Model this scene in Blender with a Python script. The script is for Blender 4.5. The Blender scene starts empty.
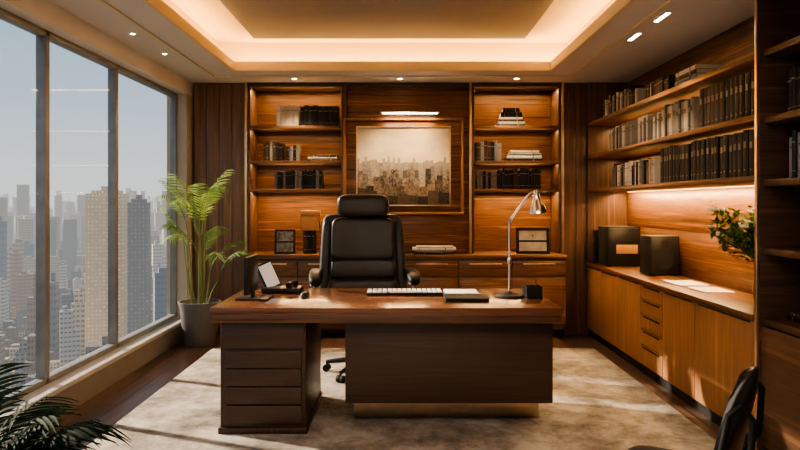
import bpy, bmesh, math, random
from mathutils import Vector, Matrix, Euler
R = random.Random(7)
scene = bpy.context.scene
COL = scene.collection
pi = math.pi
scene.view_settings.look = 'AgX - Medium High Contrast'
scene.view_settings.exposure = 0.5

# ------------------------------------------------------------------ materials
def newmat(name):
    m = bpy.data.materials.new(name); m.use_nodes = True
    nt = m.node_tree
    b = nt.nodes['Principled BSDF']
    return m, nt, b
def N(nt, typ, **kw):
    n = nt.nodes.new(typ)
    for k, v in kw.items(): setattr(n, k, v)
    return n
def ramp(nt, stops):
    r = N(nt, 'ShaderNodeValToRGB')
    e = r.color_ramp.elements
    while len(e) < len(stops): e.new(0.5)
    for i, (p, c) in enumerate(stops):
        e[i].position = p; e[i].color = (c[0], c[1], c[2], 1)
    return r
def plain(name, c, rough=0.5, metal=0.0, var=0.12, scale=8, bump=0.0, bscale=60, coat=0.0, spec=0.5, emit=None, es=0):
    m, nt, b = newmat(name)
    tc = N(nt, 'ShaderNodeTexCoord'); no = N(nt, 'ShaderNodeTexNoise')
    no.inputs['Scale'].default_value = scale; no.inputs['Detail'].default_value = 4
    nt.links.new(tc.outputs['Object'], no.inputs['Vector'])
    lo = [x*(1-var) for x in c]; hi = [min(1, x*(1+var)) for x in c]
    r = ramp(nt, [(0.3, lo), (0.7, hi)])
    nt.links.new(no.outputs['Fac'], r.inputs['Fac']); nt.links.new(r.outputs['Color'], b.inputs['Base Color'])
    b.inputs['Roughness'].default_value = rough; b.inputs['Metallic'].default_value = metal
    b.inputs['Coat Weight'].default_value = coat
    b.inputs['Specular IOR Level'].default_value = spec
    if emit:
        b.inputs['Emission Color'].default_value = (*emit, 1); b.inputs['Emission Strength'].default_value = es
    if bump > 0:
        n2 = N(nt, 'ShaderNodeTexNoise'); n2.inputs['Scale'].default_value = bscale
        nt.links.new(tc.outputs['Object'], n2.inputs['Vector'])
        bp = N(nt, 'ShaderNodeBump'); bp.inputs['Strength'].default_value = bump; bp.inputs['Distance'].default_value = 0.01
        nt.links.new(n2.outputs['Fac'], bp.inputs['Height']); nt.links.new(bp.outputs['Normal'], b.inputs['Normal'])
    return m
def wood(name, dark, light, axis='x', rough=0.4, coat=0.0, k=1.0):
    m, nt, b = newmat(name)
    tc = N(nt, 'ShaderNodeTexCoord'); oi = N(nt, 'ShaderNodeObjectInfo')
    mul = N(nt, 'ShaderNodeMath', operation='MULTIPLY'); mul.inputs[1].default_value = 37
    nt.links.new(oi.outputs['Random'], mul.inputs[0])
    add = N(nt, 'ShaderNodeVectorMath', operation='ADD')
    nt.links.new(tc.outputs['Object'], add.inputs[0]); nt.links.new(mul.outputs[0], add.inputs[1])
    def layer(sl, st, detail, dist):
        mp = N(nt, 'ShaderNodeMapping')
        s = [st, st, st]; s['xyz'.index(axis)] = sl
        mp.inputs['Scale'].default_value = s
        nt.links.new(add.outputs[0], mp.inputs['Vector'])
        no = N(nt, 'ShaderNodeTexNoise'); no.inputs['Scale'].default_value = 1; no.inputs['Detail'].default_value = detail
        no.inputs['Distortion'].default_value = dist
        nt.links.new(mp.outputs[0], no.inputs['Vector'])
        return no
    a = layer(0.7*k, 26*k, 5, 0.4); c = layer(2.5*k, 110*k, 3, 0.1)
    mx = N(nt, 'ShaderNodeMix', data_type='FLOAT'); mx.inputs[0].default_value = 0.30
    nt.links.new(a.outputs['Fac'], mx.inputs[2]); nt.links.new(c.outputs['Fac'], mx.inputs[3])
    mid = [(p*0.55+q*0.45) for p, q in zip(dark, light)]
    r = ramp(nt, [(0.38, dark), (0.48, mid), (0.53, [p*0.45+q*0.35 for p, q in zip(mid, dark)]), (0.63, light)])
    nt.links.new(mx.outputs[0], r.inputs['Fac']); nt.links.new(r.outputs['Color'], b.inputs['Base Color'])
    b.inputs['Roughness'].default_value = rough; b.inputs['Coat Weight'].default_value = coat
    b.inputs['Coat Roughness'].default_value = 0.15
    bp = N(nt, 'ShaderNodeBump'); bp.inputs['Strength'].default_value = 0.12; bp.inputs['Distance'].default_value = 0.004
    nt.links.new(c.outputs['Fac'], bp.inputs['Height']); nt.links.new(bp.outputs['Normal'], b.inputs['Normal'])
    return m
def emis(name, c, s):
    m, nt, b = newmat(name)
    b.inputs['Base Color'].default_value = (*c, 1)
    b.inputs['Emission Color'].default_value = (*c, 1); b.inputs['Emission Strength'].default_value = s
    return m

WD = (0.042, 0.017, 0.008); WL = (0.32, 0.14, 0.050)
w_x = wood('walnut_grain_x', WD, WL, 'x')
w_y = wood('walnut_grain_y', WD, WL, 'y')
w_z = wood('walnut_grain_z', (0.07, 0.036, 0.024), (0.22, 0.12, 0.075), 'z')
w_zl = wood('walnut_panel_z', (0.12, 0.068, 0.047), (0.28, 0.165, 0.115), 'z')
w_cab = wood('walnut_cabinet', (0.25, 0.115, 0.045), (0.40, 0.195, 0.08), 'z', 0.5)
w_dark = wood('walnut_dark', (0.030, 0.016, 0.010), (0.11, 0.054, 0.030), 'x', 0.45)
w_darky = wood('walnut_dark_y', (0.035, 0.018, 0.010), (0.15, 0.070, 0.035), 'y', 0.45)
w_darkz = wood('walnut_dark_z', (0.018, 0.009, 0.006), (0.08, 0.036, 0.02), 'z', 0.45)
w_desk = wood('desk_top_wood', (0.085, 0.030, 0.014), (0.22, 0.083, 0.036), 'x', 0.25, 0.6)
w_deskb = wood('desk_body_wood', (0.042, 0.022, 0.0135), (0.060, 0.032, 0.020), 'x', 0.4)
w_edge = wood('desk_edge_wood', (0.055, 0.021, 0.011), (0.14, 0.057, 0.027), 'x', 0.3, 0.3)
plaster = plain('ceiling_plaster', (0.68, 0.64, 0.60), 0.8, var=0.01)
plaster_w = plain('wall_plaster', (0.45, 0.40, 0.35), 0.8, var=0.02)
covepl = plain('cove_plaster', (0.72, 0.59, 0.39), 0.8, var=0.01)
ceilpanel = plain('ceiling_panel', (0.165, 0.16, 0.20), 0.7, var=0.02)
brass = plain('champagne_metal', (0.74, 0.57, 0.38), 0.3, 1.0)
bronze = plain('dark_bronze', (0.14, 0.09, 0.055), 0.35, 0.8)
chrome = plain('chrome', (0.75, 0.73, 0.7), 0.15, 1.0, var=0.03)
blackpl = plain('black_plastic', (0.010, 0.010, 0.011), 0.35, spec=0.35)
blackmat = plain('black_matte', (0.011, 0.011, 0.011), 0.6, spec=0.25)
leather = plain('black_leather', (0.014, 0.014, 0.014), 0.36, bump=0.2, bscale=140)
leather2 = plain('charcoal_leather', (0.034, 0.033, 0.032), 0.42, bump=0.2, bscale=140)
armleather = plain('armrest_leather', (0.008, 0.008, 0.008), 0.5, spec=0.2)
framemetal = plain('window_frame_metal', (0.24, 0.245, 0.25), 0.4, 0.4)
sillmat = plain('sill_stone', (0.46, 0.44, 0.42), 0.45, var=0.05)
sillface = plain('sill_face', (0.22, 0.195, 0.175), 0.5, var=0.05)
white = plain('white_paper', (0.78, 0.76, 0.72), 0.6, var=0.04)
screen_w = plain('pale_screen', (0.75, 0.76, 0.76), 0.25, var=0.03, emit=(0.9, 0.92, 0.95), es=0.15)
tan = plain('tan_grille', (0.36, 0.20, 0.09), 0.7, bump=0.3, bscale=300)
terr = plain('box_tan', (0.42, 0.20, 0.08), 0.6)
potm = plain('grey_pot_stone', (0.12, 0.115, 0.11), 0.6, bump=0.1)
soil = plain('soil', (0.03, 0.02, 0.014), 0.95, bump=0.8, bscale=40)
stemm = plain('palm_stem', (0.16, 0.20, 0.06), 0.5)
led = emis('led_warm', (1.0, 0.62, 0.26), 1.6)
ledspot = emis('led_spot', (1.0, 0.84, 0.58), 20)
petal = plain('cream_petals', (0.85, 0.80, 0.62), 0.6)
vasem = plain('vase_ceramic', (0.10, 0.07, 0.05), 0.3)

def leafmat(name, c1, c2, rough=0.45, tl=0.35):
    m, nt, b = newmat(name)
    oi = N(nt, 'ShaderNodeObjectInfo'); tc = N(nt, 'ShaderNodeTexCoord')
    no = N(nt, 'ShaderNodeTexNoise'); no.inputs['Scale'].default_value = 9
    nt.links.new(tc.outputs['Object'], no.inputs['Vector'])
    ad = N(nt, 'ShaderNodeMath', operation='ADD'); nt.links.new(no.outputs['Fac'], ad.inputs[0]); nt.links.new(oi.outputs['Random'], ad.inputs[1])
    r = ramp(nt, [(0.5, c1), (1.3/1.5, c2)])
    ml = N(nt, 'ShaderNodeMath', operation='MULTIPLY'); ml.inputs[1].default_value = 0.66
    nt.links.new(ad.outputs[0], ml.inputs[0]); nt.links.new(ml.outputs[0], r.inputs['Fac'])
    nt.links.new(r.outputs['Color'], b.inputs['Base Color']); b.inputs['Roughness'].default_value = rough
    b.inputs['Specular IOR Level'].default_value = 0.5 if rough < 0.5 else 0.15
    tr = N(nt, 'ShaderNodeBsdfTranslucent'); nt.links.new(r.outputs['Color'], tr.inputs['Color'])
    mx = N(nt, 'ShaderNodeMixShader'); mx.inputs[0].default_value = tl
    out = [n for n in nt.nodes if n.type == 'OUTPUT_MATERIAL'][0]
    nt.links.new(b.outputs[0], mx.inputs[1]); nt.links.new(tr.outputs[0], mx.inputs[2]); nt.links.new(mx.outputs[0], out.inputs['Surface'])
    return m
leaf_a = leafmat('palm_leaf', (0.10, 0.21, 0.04), (0.36, 0.48, 0.14))
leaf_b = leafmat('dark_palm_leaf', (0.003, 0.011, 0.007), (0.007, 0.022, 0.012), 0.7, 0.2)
leaf_c = leafmat('bouquet_leaf', (0.05, 0.12, 0.02), (0.18, 0.30, 0.06), 0.6)

def floormat():
    m, nt, b = newmat('floor_planks')
    tc = N(nt, 'ShaderNodeTexCoord'); mp = N(nt, 'ShaderNodeMapping')
    mp.inputs['Rotation'].default_value = (0, 0, pi/2)
    nt.links.new(tc.outputs['Object'], mp.inputs['Vector'])
    br = N(nt, 'ShaderNodeTexBrick'); br.inputs['Scale'].default_value = 1
    br.inputs['Brick Width'].default_value = 1.6; br.inputs['Row Height'].default_value = 0.14
    br.inputs['Mortar Size'].default_value = 0.005; br.inputs['Color1'].default_value = (0.045, 0.026, 0.019, 1)
    br.inputs['Color2'].default_value = (0.12, 0.07, 0.05, 1); br.inputs['Mortar'].default_value = (0.006, 0.004, 0.003, 1)
    nt.links.new(mp.outputs[0], br.inputs['Vector'])
    mp2 = N(nt, 'ShaderNodeMapping'); mp2.inputs['Scale'].default_value = (40, 2, 1)
    nt.links.new(tc.outputs['Object'], mp2.inputs['Vector'])
    no = N(nt, 'ShaderNodeTexNoise'); no.inputs['Scale'].default_value = 1; no.inputs['Detail'].default_value = 5
    nt.links.new(mp2.outputs[0], no.inputs['Vector'])
    r = ramp(nt, [(0.3, (0.55, 0.55, 0.55)), (0.7, (1.35, 1.3, 1.25))])
    nt.links.new(no.outputs['Fac'], r.inputs['Fac'])
    mx = N(nt, 'ShaderNodeMix', data_type='RGBA', blend_type='MULTIPLY'); mx.inputs[0].default_value = 1
    nt.links.new(br.outputs['Color'], mx.inputs[6]); nt.links.new(r.outputs['Color'], mx.inputs[7])
    nt.links.new(mx.outputs[2], b.inputs['Base Color']); b.inputs['Roughness'].default_value = 0.3
    return m
def rugmat():
    m, nt, b = newmat('rug_pile')
    tc = N(nt, 'ShaderNodeTexCoord')
    n1 = N(nt, 'ShaderNodeTexNoise'); n1.inputs['Scale'].default_value = 2.2; n1.inputs['Detail'].default_value = 10; n1.inputs['Roughness'].default_value = 0.75
    n1.inputs['Distortion'].default_value = 0.2
    nt.links.new(tc.outputs['Object'], n1.inputs['Vector'])
    r = ramp(nt, [(0.36, (0.10, 0.087, 0.075)), (0.48, (0.23, 0.205, 0.175)), (0.60, (0.40, 0.365, 0.32))])
    nt.links.new(n1.outputs['Fac'], r.inputs['Fac']); nt.links.new(r.outputs['Color'], b.inputs['Base Color'])
    b.inputs['Roughness'].default_value = 0.95; b.inputs['Specular IOR Level'].default_value = 0.1
    n2 = N(nt, 'ShaderNodeTexNoise'); n2.inputs['Scale'].default_value = 220
    nt.links.new(tc.outputs['Object'], n2.inputs['Vector'])
    bp = N(nt, 'ShaderNodeBump'); bp.inputs['Strength'].default_value = 0.5; bp.inputs['Distance'].default_value = 0.01
    nt.links.new(n2.outputs['Fac'], bp.inputs['Height']); nt.links.new(bp.outputs['Normal'], b.inputs['Normal'])
    return m
def glassmat():
    m, nt, b = newmat('window_glass')
    nt.nodes.remove(b)
    out = [n for n in nt.nodes if n.type == 'OUTPUT_MATERIAL'][0]
    t = N(nt, 'ShaderNodeBsdfTransparent'); t.inputs['Color'].default_value = (0.95, 0.97, 0.99, 1)
    g = N(nt, 'ShaderNodeBsdfGlossy'); g.inputs['Roughness'].default_value = 0.02
    lw = N(nt, 'ShaderNodeLayerWeight')
    pw = N(nt, 'ShaderNodeMath', operation='POWER'); pw.inputs[1].default_value = 4; nt.links.new(lw.outputs['Facing'], pw.inputs[0])
    ma = N(nt, 'ShaderNodeMath', operation='MULTIPLY_ADD'); ma.inputs[1].default_value = 0.08; ma.inputs[2].default_value = 0.006; nt.links.new(pw.outputs[0], ma.inputs[0])
    mx = N(nt, 'ShaderNodeMixShader')
    nt.links.new(ma.outputs[0], mx.inputs[0]); nt.links.new(t.outputs[0], mx.inputs[1]); nt.links.new(g.outputs[0], mx.inputs[2])
    nt.links.new(mx.outputs[0], out.inputs['Surface'])
    return m
glass = glassmat()

# ------------------------------------------------------------------ mesh builder
class MB:
    def __init__(s): s.v = []; s.f = []; s.m = []
    def _add(s, vs, fs, mi=0):
        o = len(s.v); s.v += [tuple(x) for x in vs]
        for f in fs: s.f.append([i+o for i in f]); s.m.append(mi)
        return s
    def box(s, x0, x1, y0, y1, z0, z1, bev=0.0, mi=0, mat=None, seg=2):
        bm = bmesh.new()
        bmesh.ops.create_cube(bm, size=1)
        for v in bm.verts:
            v.co = Vector(((x0+x1)/2+v.co.x*(x1-x0), (y0+y1)/2+v.co.y*(y1-y0), (z0+z1)/2+v.co.z*(z1-z0)))
        if bev > 0: bmesh.ops.bevel(bm, geom=bm.edges[:], offset=bev, segments=seg, profile=0.5, affect='EDGES')
        if mat is not None: bm.transform(mat)
        bm.verts.index_update()
        s._add([v.co[:] for v in bm.verts], [[v.index for v in f.verts] for f in bm.faces], mi)
        bm.free(); return s
    def tube(s, pts, rad, seg=10, mi=0, cap=True):
        pts = [Vector(p) for p in pts]
        if not hasattr(rad, '__len__'): rad = [rad]*len(pts)
        vs = []; fs = []; up = None
        for i, p in enumerate(pts):
            d = (pts[min(i+1, len(pts)-1)]-pts[max(i-1, 0)]).normalized()
            if up is None:
                up = Vector((0, 0, 1)) if abs(d.z) < 0.9 else Vector((1, 0, 0))
            a = d.cross(up).normalized(); up = a.cross(d).normalized()
            for k in range(seg):
                t = 2*pi*k/seg
                vs.append(p+(a*math.cos(t)+up*math.sin(t))*rad[i])
        n = len(pts)
        for i in range(n-1):
            for k in range(seg):
                k2 = (k+1) % seg
                fs.append([i*seg+k, i*seg+k2, (i+1)*seg+k2, (i+1)*seg+k])
        if cap:
            fs.append(list(range(seg))[::-1]); fs.append([(n-1)*seg+k for k in range(seg)])
        return s._add(vs, fs, mi)
    def lathe(s, prof, c=(0, 0, 0), seg=32, mi=0, mat=None):
        vs = []; fs = []
        for r, z in prof:
            for k in range(seg):
                t = 2*pi*k/seg
                p = Vector((r*math.cos(t), r*math.sin(t), z))
                if mat is not None: p = mat @ p
                vs.append(p+Vector(c))
        for i in range(len(prof)-1):
            for k in range(seg):
                k2 = (k+1) % seg
                fs.append([i*seg+k, i*seg+k2, (i+1)*seg+k2, (i+1)*seg+k])
        fs.append(list(range(seg))[::-1]); fs.append([(len(prof)-1)*seg+k for k in range(seg)])
        return s._add(vs, fs, mi)
    def sup(s, c, a, e1=0.35, e2=0.35, nu=28, nv=18, fn=None, mi=0):
        def sp(x, e): return math.copysign(abs(x)**e, x)
        vs = []; fs = []
        for j in range(nv+1):
            ph = -pi/2+pi*j/nv
            for i in range(nu):
                th = 2*pi*i/nu
                p = Vector((a[0]*sp(math.cos(ph), e1)*sp(math.cos(th), e2), a[1]*sp(math.cos(ph), e1)*sp(math.sin(th), e2), a[2]*sp(math.sin(ph), e1)))
                if fn: p = fn(p)
                vs.append(p+Vector(c))
        for j in range(nv):
            for i in range(nu):
                i2 = (i+1) % nu
                fs.append([j*nu+i, j*nu+i2, (j+1)*nu+i2, (j+1)*nu+i])
        return s._add(vs, fs, mi)
    def finish(s, name, mats, parent=None, origin=None, smooth=True, ang=40, **props):
        if not isinstance(mats, (list, tuple)): mats = [mats]
        if origin is None:
            xs = [v[0] for v in s.v]; ys = [v[1] for v in s.v]; zs = [v[2] for v in s.v]
            origin = ((min(xs)+max(xs))/2, (min(ys)+max(ys))/2, min(zs))
        me = bpy.data.meshes.new(name)
        me.from_pydata([(v[0]-origin[0], v[1]-origin[1], v[2]-origin[2]) for v in s.v], [], s.f)
        for m in mats: me.materials.append(m)
        me.polygons.foreach_set('material_index', s.m)
        bm = bmesh.new(); bm.from_mesh(me)
        bmesh.ops.remove_doubles(bm, verts=bm.verts, dist=1e-6)
        bmesh.ops.recalc_face_normals(bm, faces=bm.faces)
        bm.to_mesh(me); bm.free()
        if smooth:
            me.polygons.foreach_set('use_smooth', [True]*len(me.polygons))
            me.set_sharp_from_angle(angle=math.radians(ang))
        me.update()
        o = bpy.data.objects.new(name, me); COL.objects.link(o)
        o.location = origin
        if parent is not None: o.parent = parent
        for k, v in props.items(): o[k] = v
        return o
def thing(name, label, category, loc=(0, 0, 0), rz=0.0, **props):
    e = bpy.data.objects.new(name, None); e.empty_display_size = 0.1
    COL.objects.link(e); e.location = loc; e.rotation_euler = (0, 0, rz)
    e['label'] = label; e['category'] = category
    for k, v in props.items(): e[k] = v
    return e
def bx(name, mat, x0, x1, y0, y1, z0, z1, bev=0.003, parent=None, **props):
    return MB().box(x0, x1, y0, y1, z0, z1, bev).finish(name, mat, parent, origin=((x0+x1)/2, (y0+y1)/2, (z0+z1)/2), **props)
def st(name, mat, x0, x1, y0, y1, z0, z1, bev=0.0):
    return bx(name, mat, x0, x1, y0, y1, z0, z1, bev, kind='structure')
def single(mb, name, mats, label, cat, **k):
    return mb.finish(name, mats, label=label, category=cat, **k)

# ------------------------------------------------------------------ room shell
YB = 6.95; YF = -1.6; XL = -2.15; XR = 2.37; ZC = 2.60
ZS = 0.205
st('floor', floormat(), -2.35, XR+0.1, YF, YB+0.1, -0.12, 0.0)
st('wall_back', plaster_w, -2.35, XR+0.1, YB, YB+0.12, 0, 3.0)
st('wall_right', plaster_w, XR, XR+0.1, YF, YB, 0, 3.0)
st('wall_front', plaster_w, -2.35, XR+0.1, YF-0.1, YF, 0, 3.0)
MB().box(-2.35, XL, YF, YB, 0, ZS-0.035, 0, 1).box(-2.35, XL+0.02, YF, YB, ZS-0.035, ZS, 0.006).finish('wall_left', [sillmat, sillface], kind='structure')
st('trim_1', plaster, -2.35, XL, YF, YB, 2.46, ZC)
st('trim_2', plaster_w, -2.35, XL, 6.45, YB, ZS, 2.46)
m = MB()
OX0, OX1, OY0, OY1 = -1.57, 1.43, 0.4, 5.97
RX0, RX1, RY0, RY1 = -1.74, 1.60, 0.23, 6.14
for (a, b2, c, d) in [(-2.35, OX0, YF, YB), (OX1, XR, YF, YB), (OX0, OX1, OY1, YB), (OX0, OX1, YF, OY0)]:
    m.box(a, b2, c, d, ZC, ZC+0.05)
m.finish('ceiling', plaster, kind='structure')
m = MB()
m.box(-2.35, XR+0.1, YF, YB, 2.90, 3.0)
m.box(-2.35, RX0, YF, YB, ZC+0.05, 2.90).box(RX1, XR, YF, YB, ZC+0.05, 2.90).box(RX0, RX1, RY1, YB, ZC+0.05, 2.90).box(RX0, RX1, YF, RY0, ZC+0.05, 2.90)
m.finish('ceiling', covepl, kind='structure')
m = MB(); t = 0.03
m.box(OX0, OX0+t, OY0, OY1, ZC-0.012, ZC+0.075, 0.003).box(OX1-t, OX1, OY0, OY1, ZC-0.012, ZC+0.075, 0.003)
m.box(OX0, OX1, OY1-t, OY1, ZC-0.012, ZC+0.075, 0.003).box(OX0, OX1, OY0, OY0+t, ZC-0.012, ZC+0.075, 0.003)
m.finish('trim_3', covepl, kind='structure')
m = MB()
sx0, sx1, sy0, sy1 = -1.83, 1.66, 0.1, 6.25
for (a, b2, c, d) in [(sx0, sx0+0.02, sy0, sy1), (sx1-0.02, sx1, sy0, sy1), (sx0, sx1, sy1-0.02, sy1), (sx0, sx1, sy0, sy0+0.02)]:
    m.box(a, b2, c, d, ZC-0.012, ZC, 0.003)
m.finish('trim_4', covepl, kind='structure')
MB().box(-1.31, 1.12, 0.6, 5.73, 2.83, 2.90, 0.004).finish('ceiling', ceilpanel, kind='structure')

# windows
WX = -2.27
ys = [-1.5, -0.3, 0.9, 2.1, 3.1, 4.08, 5.08, 6.45]
WH = 2.46-ZS
for i in range(len(ys)-1):
    a, b2 = ys[i], ys[i+1]
    w = thing('window_%d' % (i+1), 'tall floor-to-ceiling window pane in slim grey metal frame', 'window', ((WX, (a+b2)/2, ZS)), kind='structure')
    L = (b2-a)/2
    f = MB()
    f.box(-0.04, 0.025, -L, -L+0.025, 0, WH, 0.004).box(-0.04, 0.025, L-0.025, L, 0, WH, 0.004)
    f.box(-0.04, 0.025, -L, L, 0, 0.04, 0.004).box(-0.04, 0.025, -L, L, WH-0.04, WH, 0.004)
    f.finish('window_frame', framemetal, w)
    MB()._add([(0, -L+0.02, 0.03), (0, L-0.02, 0.03), (0, L-0.02, WH-0.03), (0, -L+0.02, WH-0.03)], [[0, 1, 2, 3]]).finish('glass_pane', glass, w, label='clear glass pane')

# ------------------------------------------------------------------ back wall joinery (front plane y = 6.60)
def panel_set(name, x0, x1, n, mat, y0=6.60, y1=6.95, z0=0.0, z1=2.60):
    m = MB(); w = (x1-x0)/n
    for i in range(n):
        m.box(x0+i*w+0.002, x0+(i+1)*w-0.002, y0, y1, z0, z1, 0.003)
    return m.finish(name, mat, kind='structure')
panel_set('trim_5', -2.13, -1.60, 4, w_zl)
panel_set('trim_6', 1.69, 1.94, 2, w_z)
m = MB(); zz = [0.84, 1.25, 1.66, 2.07, 2.60]
for i in range(4): m.box(-0.555, 0.715, 6.62, 6.95, zz[i]+0.002, zz[i+1]-0.002, 0.003)
m.finish('trim_7', w_x, kind='structure')
for i, x in enumerate((-1.585, -0.565, 0.725, 1.675)):
    st('trim_%d' % (8+i), brass if i in (0, 2, 3) else w_z, x-0.012, x+0.012, 6.575, 6.62, 0.84, 2.60, 0.003)
st('trim_12', w_dark, -1.60, 1.69, 6.58, 6.95, 2.555, 2.60, 0.003)

def bookcase(x0, x1, label):
    c = thing('bookcase', label, 'bookcase', ((x0+x1)/2, 6.75, 0.84))
    W = (x1-x0)/2; y0, y1 = -0.15, 0.19; H = 2.555-0.84
    bx('side_panel', w_z, -W, -W+0.03, y0, y1, 0, H, 0.002, c); bx('side_panel', w_z, W-0.03, W, y0, y1, 0, H, 0.002, c)
    bx('back_panel', w_x, -W+0.03, W-0.03, y1-0.02, y1, 0, H, 0.0, c)
    for z in (2.155, 1.795, 1.505):
        bx('shelf', w_x, -W+0.03, W-0.03, y0-0.03, y1-0.02, z-0.84-0.03, z-0.84, 0.003, c)
    return c
bookcase(-1.573, -0.577, 'recessed walnut bookcase with three lit shelves')
bookcase(0.737, 1.663, 'recessed walnut bookcase with three lit shelves')

# credenza
c = thing('credenza', 'long low walnut credenza built along the panelled wall', 'cabinet', (0.05, 6.65, 0))
bx('plinth', blackmat, -1.60, 1.60, -0.16, 0.28, 0, 0.08, 0.002, c)
bx('body', w_dark, -1.62, 1.62, -0.20, 0.29, 0.08, 0.80, 0.002, c)
bx('top', w_x, -1.625, 1.625, -0.24, 0.29, 0.80, 0.84, 0.004, c)
nx = 6; w = 3.24/nx
for i in range(nx):
    x0 = -1.62+i*w
    d = bx('drawer', w_x, x0+0.004, x0+w-0.004, -0.22, -0.20, 0.62, 0.775, 0.003, c)
    bx('handle', brass, -w*0.3, w*0.3, -0.022, -0.01, 0.045, 0.055, 0.002, d)
    d = bx('door', w_x, x0+0.004, x0+w-0.004, -0.22, -0.20, 0.09, 0.612, 0.003, c)

# artwork
def artmat():
    m, nt, b = newmat('cityscape_print')
    tc = N(nt, 'ShaderNodeTexCoord'); sx = N(nt, 'ShaderNodeSeparateXYZ'); nt.links.new(tc.outputs['Generated'], sx.inputs[0])
    cb = N(nt, 'ShaderNodeCombineXYZ'); nt.links.new(sx.outputs['X'], cb.inputs[0]); nt.links.new(sx.outputs['Z'], cb.inputs[1])
    no = N(nt, 'ShaderNodeTexNoise'); no.inputs['Scale'].default_value = 3.5; no.inputs['Detail'].default_value = 5; nt.links.new(cb.outputs[0], no.inputs['Vector'])
    gz = N(nt, 'ShaderNodeMath', operation='MULTIPLY_ADD'); gz.inputs[1].default_value = 0.5; nt.links.new(no.outputs['Fac'], gz.inputs[0]); nt.links.new(sx.outputs['Z'], gz.inputs[2])
    sky = ramp(nt, [(0.70, (0.82, 0.70, 0.52)), (0.85, (0.52, 0.46, 0.37)), (1.0, (0.32, 0.29, 0.25))])
    dz = N(nt, 'ShaderNodeMath', operation='MULTIPLY'); dz.inputs[1].default_value = 0.8; nt.links.new(gz.outputs[0], dz.inputs[0]); nt.links.new(dz.outputs[0], sky.inputs['Fac'])
    def blocks(cells, lo, amp, seed):
        cx = N(nt, 'ShaderNodeMath', operation='MULTIPLY_ADD'); cx.inputs[1].default_value = cells; cx.inputs[2].default_value = seed; nt.links.new(sx.outputs['X'], cx.inputs[0])
        fl = N(nt, 'ShaderNodeMath', operation='FLOOR'); nt.links.new(cx.outputs[0], fl.inputs[0])
        wn = N(nt, 'ShaderNodeTexWhiteNoise', noise_dimensions='1D'); nt.links.new(fl.outputs[0], wn.inputs['W'])
        pw = N(nt, 'ShaderNodeMath', operation='POWER'); pw.inputs[1].default_value = 2.2; nt.links.new(wn.outputs['Value'], pw.inputs[0])
        hh = N(nt, 'ShaderNodeMath', operation='MULTIPLY_ADD'); hh.inputs[1].default_value = amp; hh.inputs[2].default_value = lo; nt.links.new(pw.outputs[0], hh.inputs[0])
        gt = N(nt, 'ShaderNodeMath', operation='GREATER_THAN'); nt.links.new(hh.outputs[0], gt.inputs[0]); nt.links.new(sx.outputs['Z'], gt.inputs[1])
        sep = N(nt, 'ShaderNodeSeparateColor'); nt.links.new(wn.outputs['Color'], sep.inputs[0])
        return gt.outputs[0], sep.outputs[1]
    cur = sky.outputs[0]
    wv = N(nt, 'ShaderNodeTexWhiteNoise', noise_dimensions='2D')
    sc = N(nt, 'ShaderNodeVectorMath', operation='MULTIPLY'); sc.inputs[1].default_value = (70, 45, 1); nt.links.new(cb.outputs[0], sc.inputs[0])
    flv = N(nt, 'ShaderNodeVectorMath', operation='FLOOR'); nt.links.new(sc.outputs[0], flv.inputs[0]); nt.links.new(flv.outputs[0], wv.inputs['Vector'])
    for cells, lo, amp, seed, c0, c1 in [(36, 0.54, 0.10, 3.3, (0.36, 0.32, 0.27), (0.50, 0.44, 0.36)), (23, 0.44, 0.16, 11.7, (0.14, 0.125, 0.11), (0.52, 0.46, 0.38)),
                                    (16, 0.34, 0.16, 31.2, (0.05, 0.043, 0.036), (0.56, 0.47, 0.36)), (12, 0.23, 0.12, 47.9, (0.02, 0.018, 0.015), (0.34, 0.25, 0.16)), (9, 0.10, 0.12, 77.1, (0.010, 0.008, 0.007), (0.12, 0.08, 0.045))]:
        mask, rnd = blocks(cells, lo, amp, seed)
        cr = ramp(nt, [(0.25, c0), (0.85, c1)])
        mm = N(nt, 'ShaderNodeMix', data_type='FLOAT'); mm.inputs[0].default_value = 0.3; nt.links.new(rnd, mm.inputs[2]); nt.links.new(wv.outputs['Value'], mm.inputs[3])
        nt.links.new(mm.outputs[0], cr.inputs['Fac'])
        mx = N(nt, 'ShaderNodeMix', data_type='RGBA'); nt.links.new(mask, mx.inputs[0]); nt.links.new(cur, mx.inputs[6]); nt.links.new(cr.outputs[0], mx.inputs[7]); cur = mx.outputs[2]
    nt.links.new(cur, b.inputs['Base Color']); b.inputs['Roughness'].default_value = 0.5
    return m
a = thing('framed_artwork', 'large framed sepia city skyline print on wood backboard', 'picture', (0.036, 6.62, 1.257))
bx('backboard', w_x, -0.60, 0.60, -0.05, 0, 0, 0.96, 0.004, a)
m = MB(); fw = 0.485
m.box(-fw, fw, -0.075, -0.05, 0.07, 0.085, 0.002).box(-fw, fw, -0.075, -0.05, 0.875, 0.89, 0.002).box(-fw, -fw+0.015, -0.075, -0.05, 0.085, 0.875, 0.002).box(fw-0.015, fw, -0.075, -0.05, 0.085, 0.875, 0.002)
m.finish('frame', brass, a)
m = MB()
for b4 in [(-0.615, 0.615, -0.015, 0.012), (-0.615, 0.615, 0.948, 0.975), (-0.615, -0.588, 0.012, 0.948), (0.588, 0.615, 0.012, 0.948)]:
    m.box(b4[0], b4[1], -0.080, 0, b4[2], b4[3], 0.004)
m.finish('backboard_edging', w_cab, a)
bx('print', artmat(), -fw+0.015, fw-0.015, -0.065, -0.05, 0.085, 0.875, 0, a)
p = thing('picture_light', 'slim brass picture light bar above the artwork', 'lamp', (0.10, 6.62, 2.27))
MB().tube([(0, 0, 0.0), (0, -0.10, 0.02), (0, -0.12, 0.01)], 0.006).finish('arm', brass, p)
bx('shade', brass, -0.30, 0.30, -0.145, -0.105, 0.0, 0.018, 0.004, p)
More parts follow.
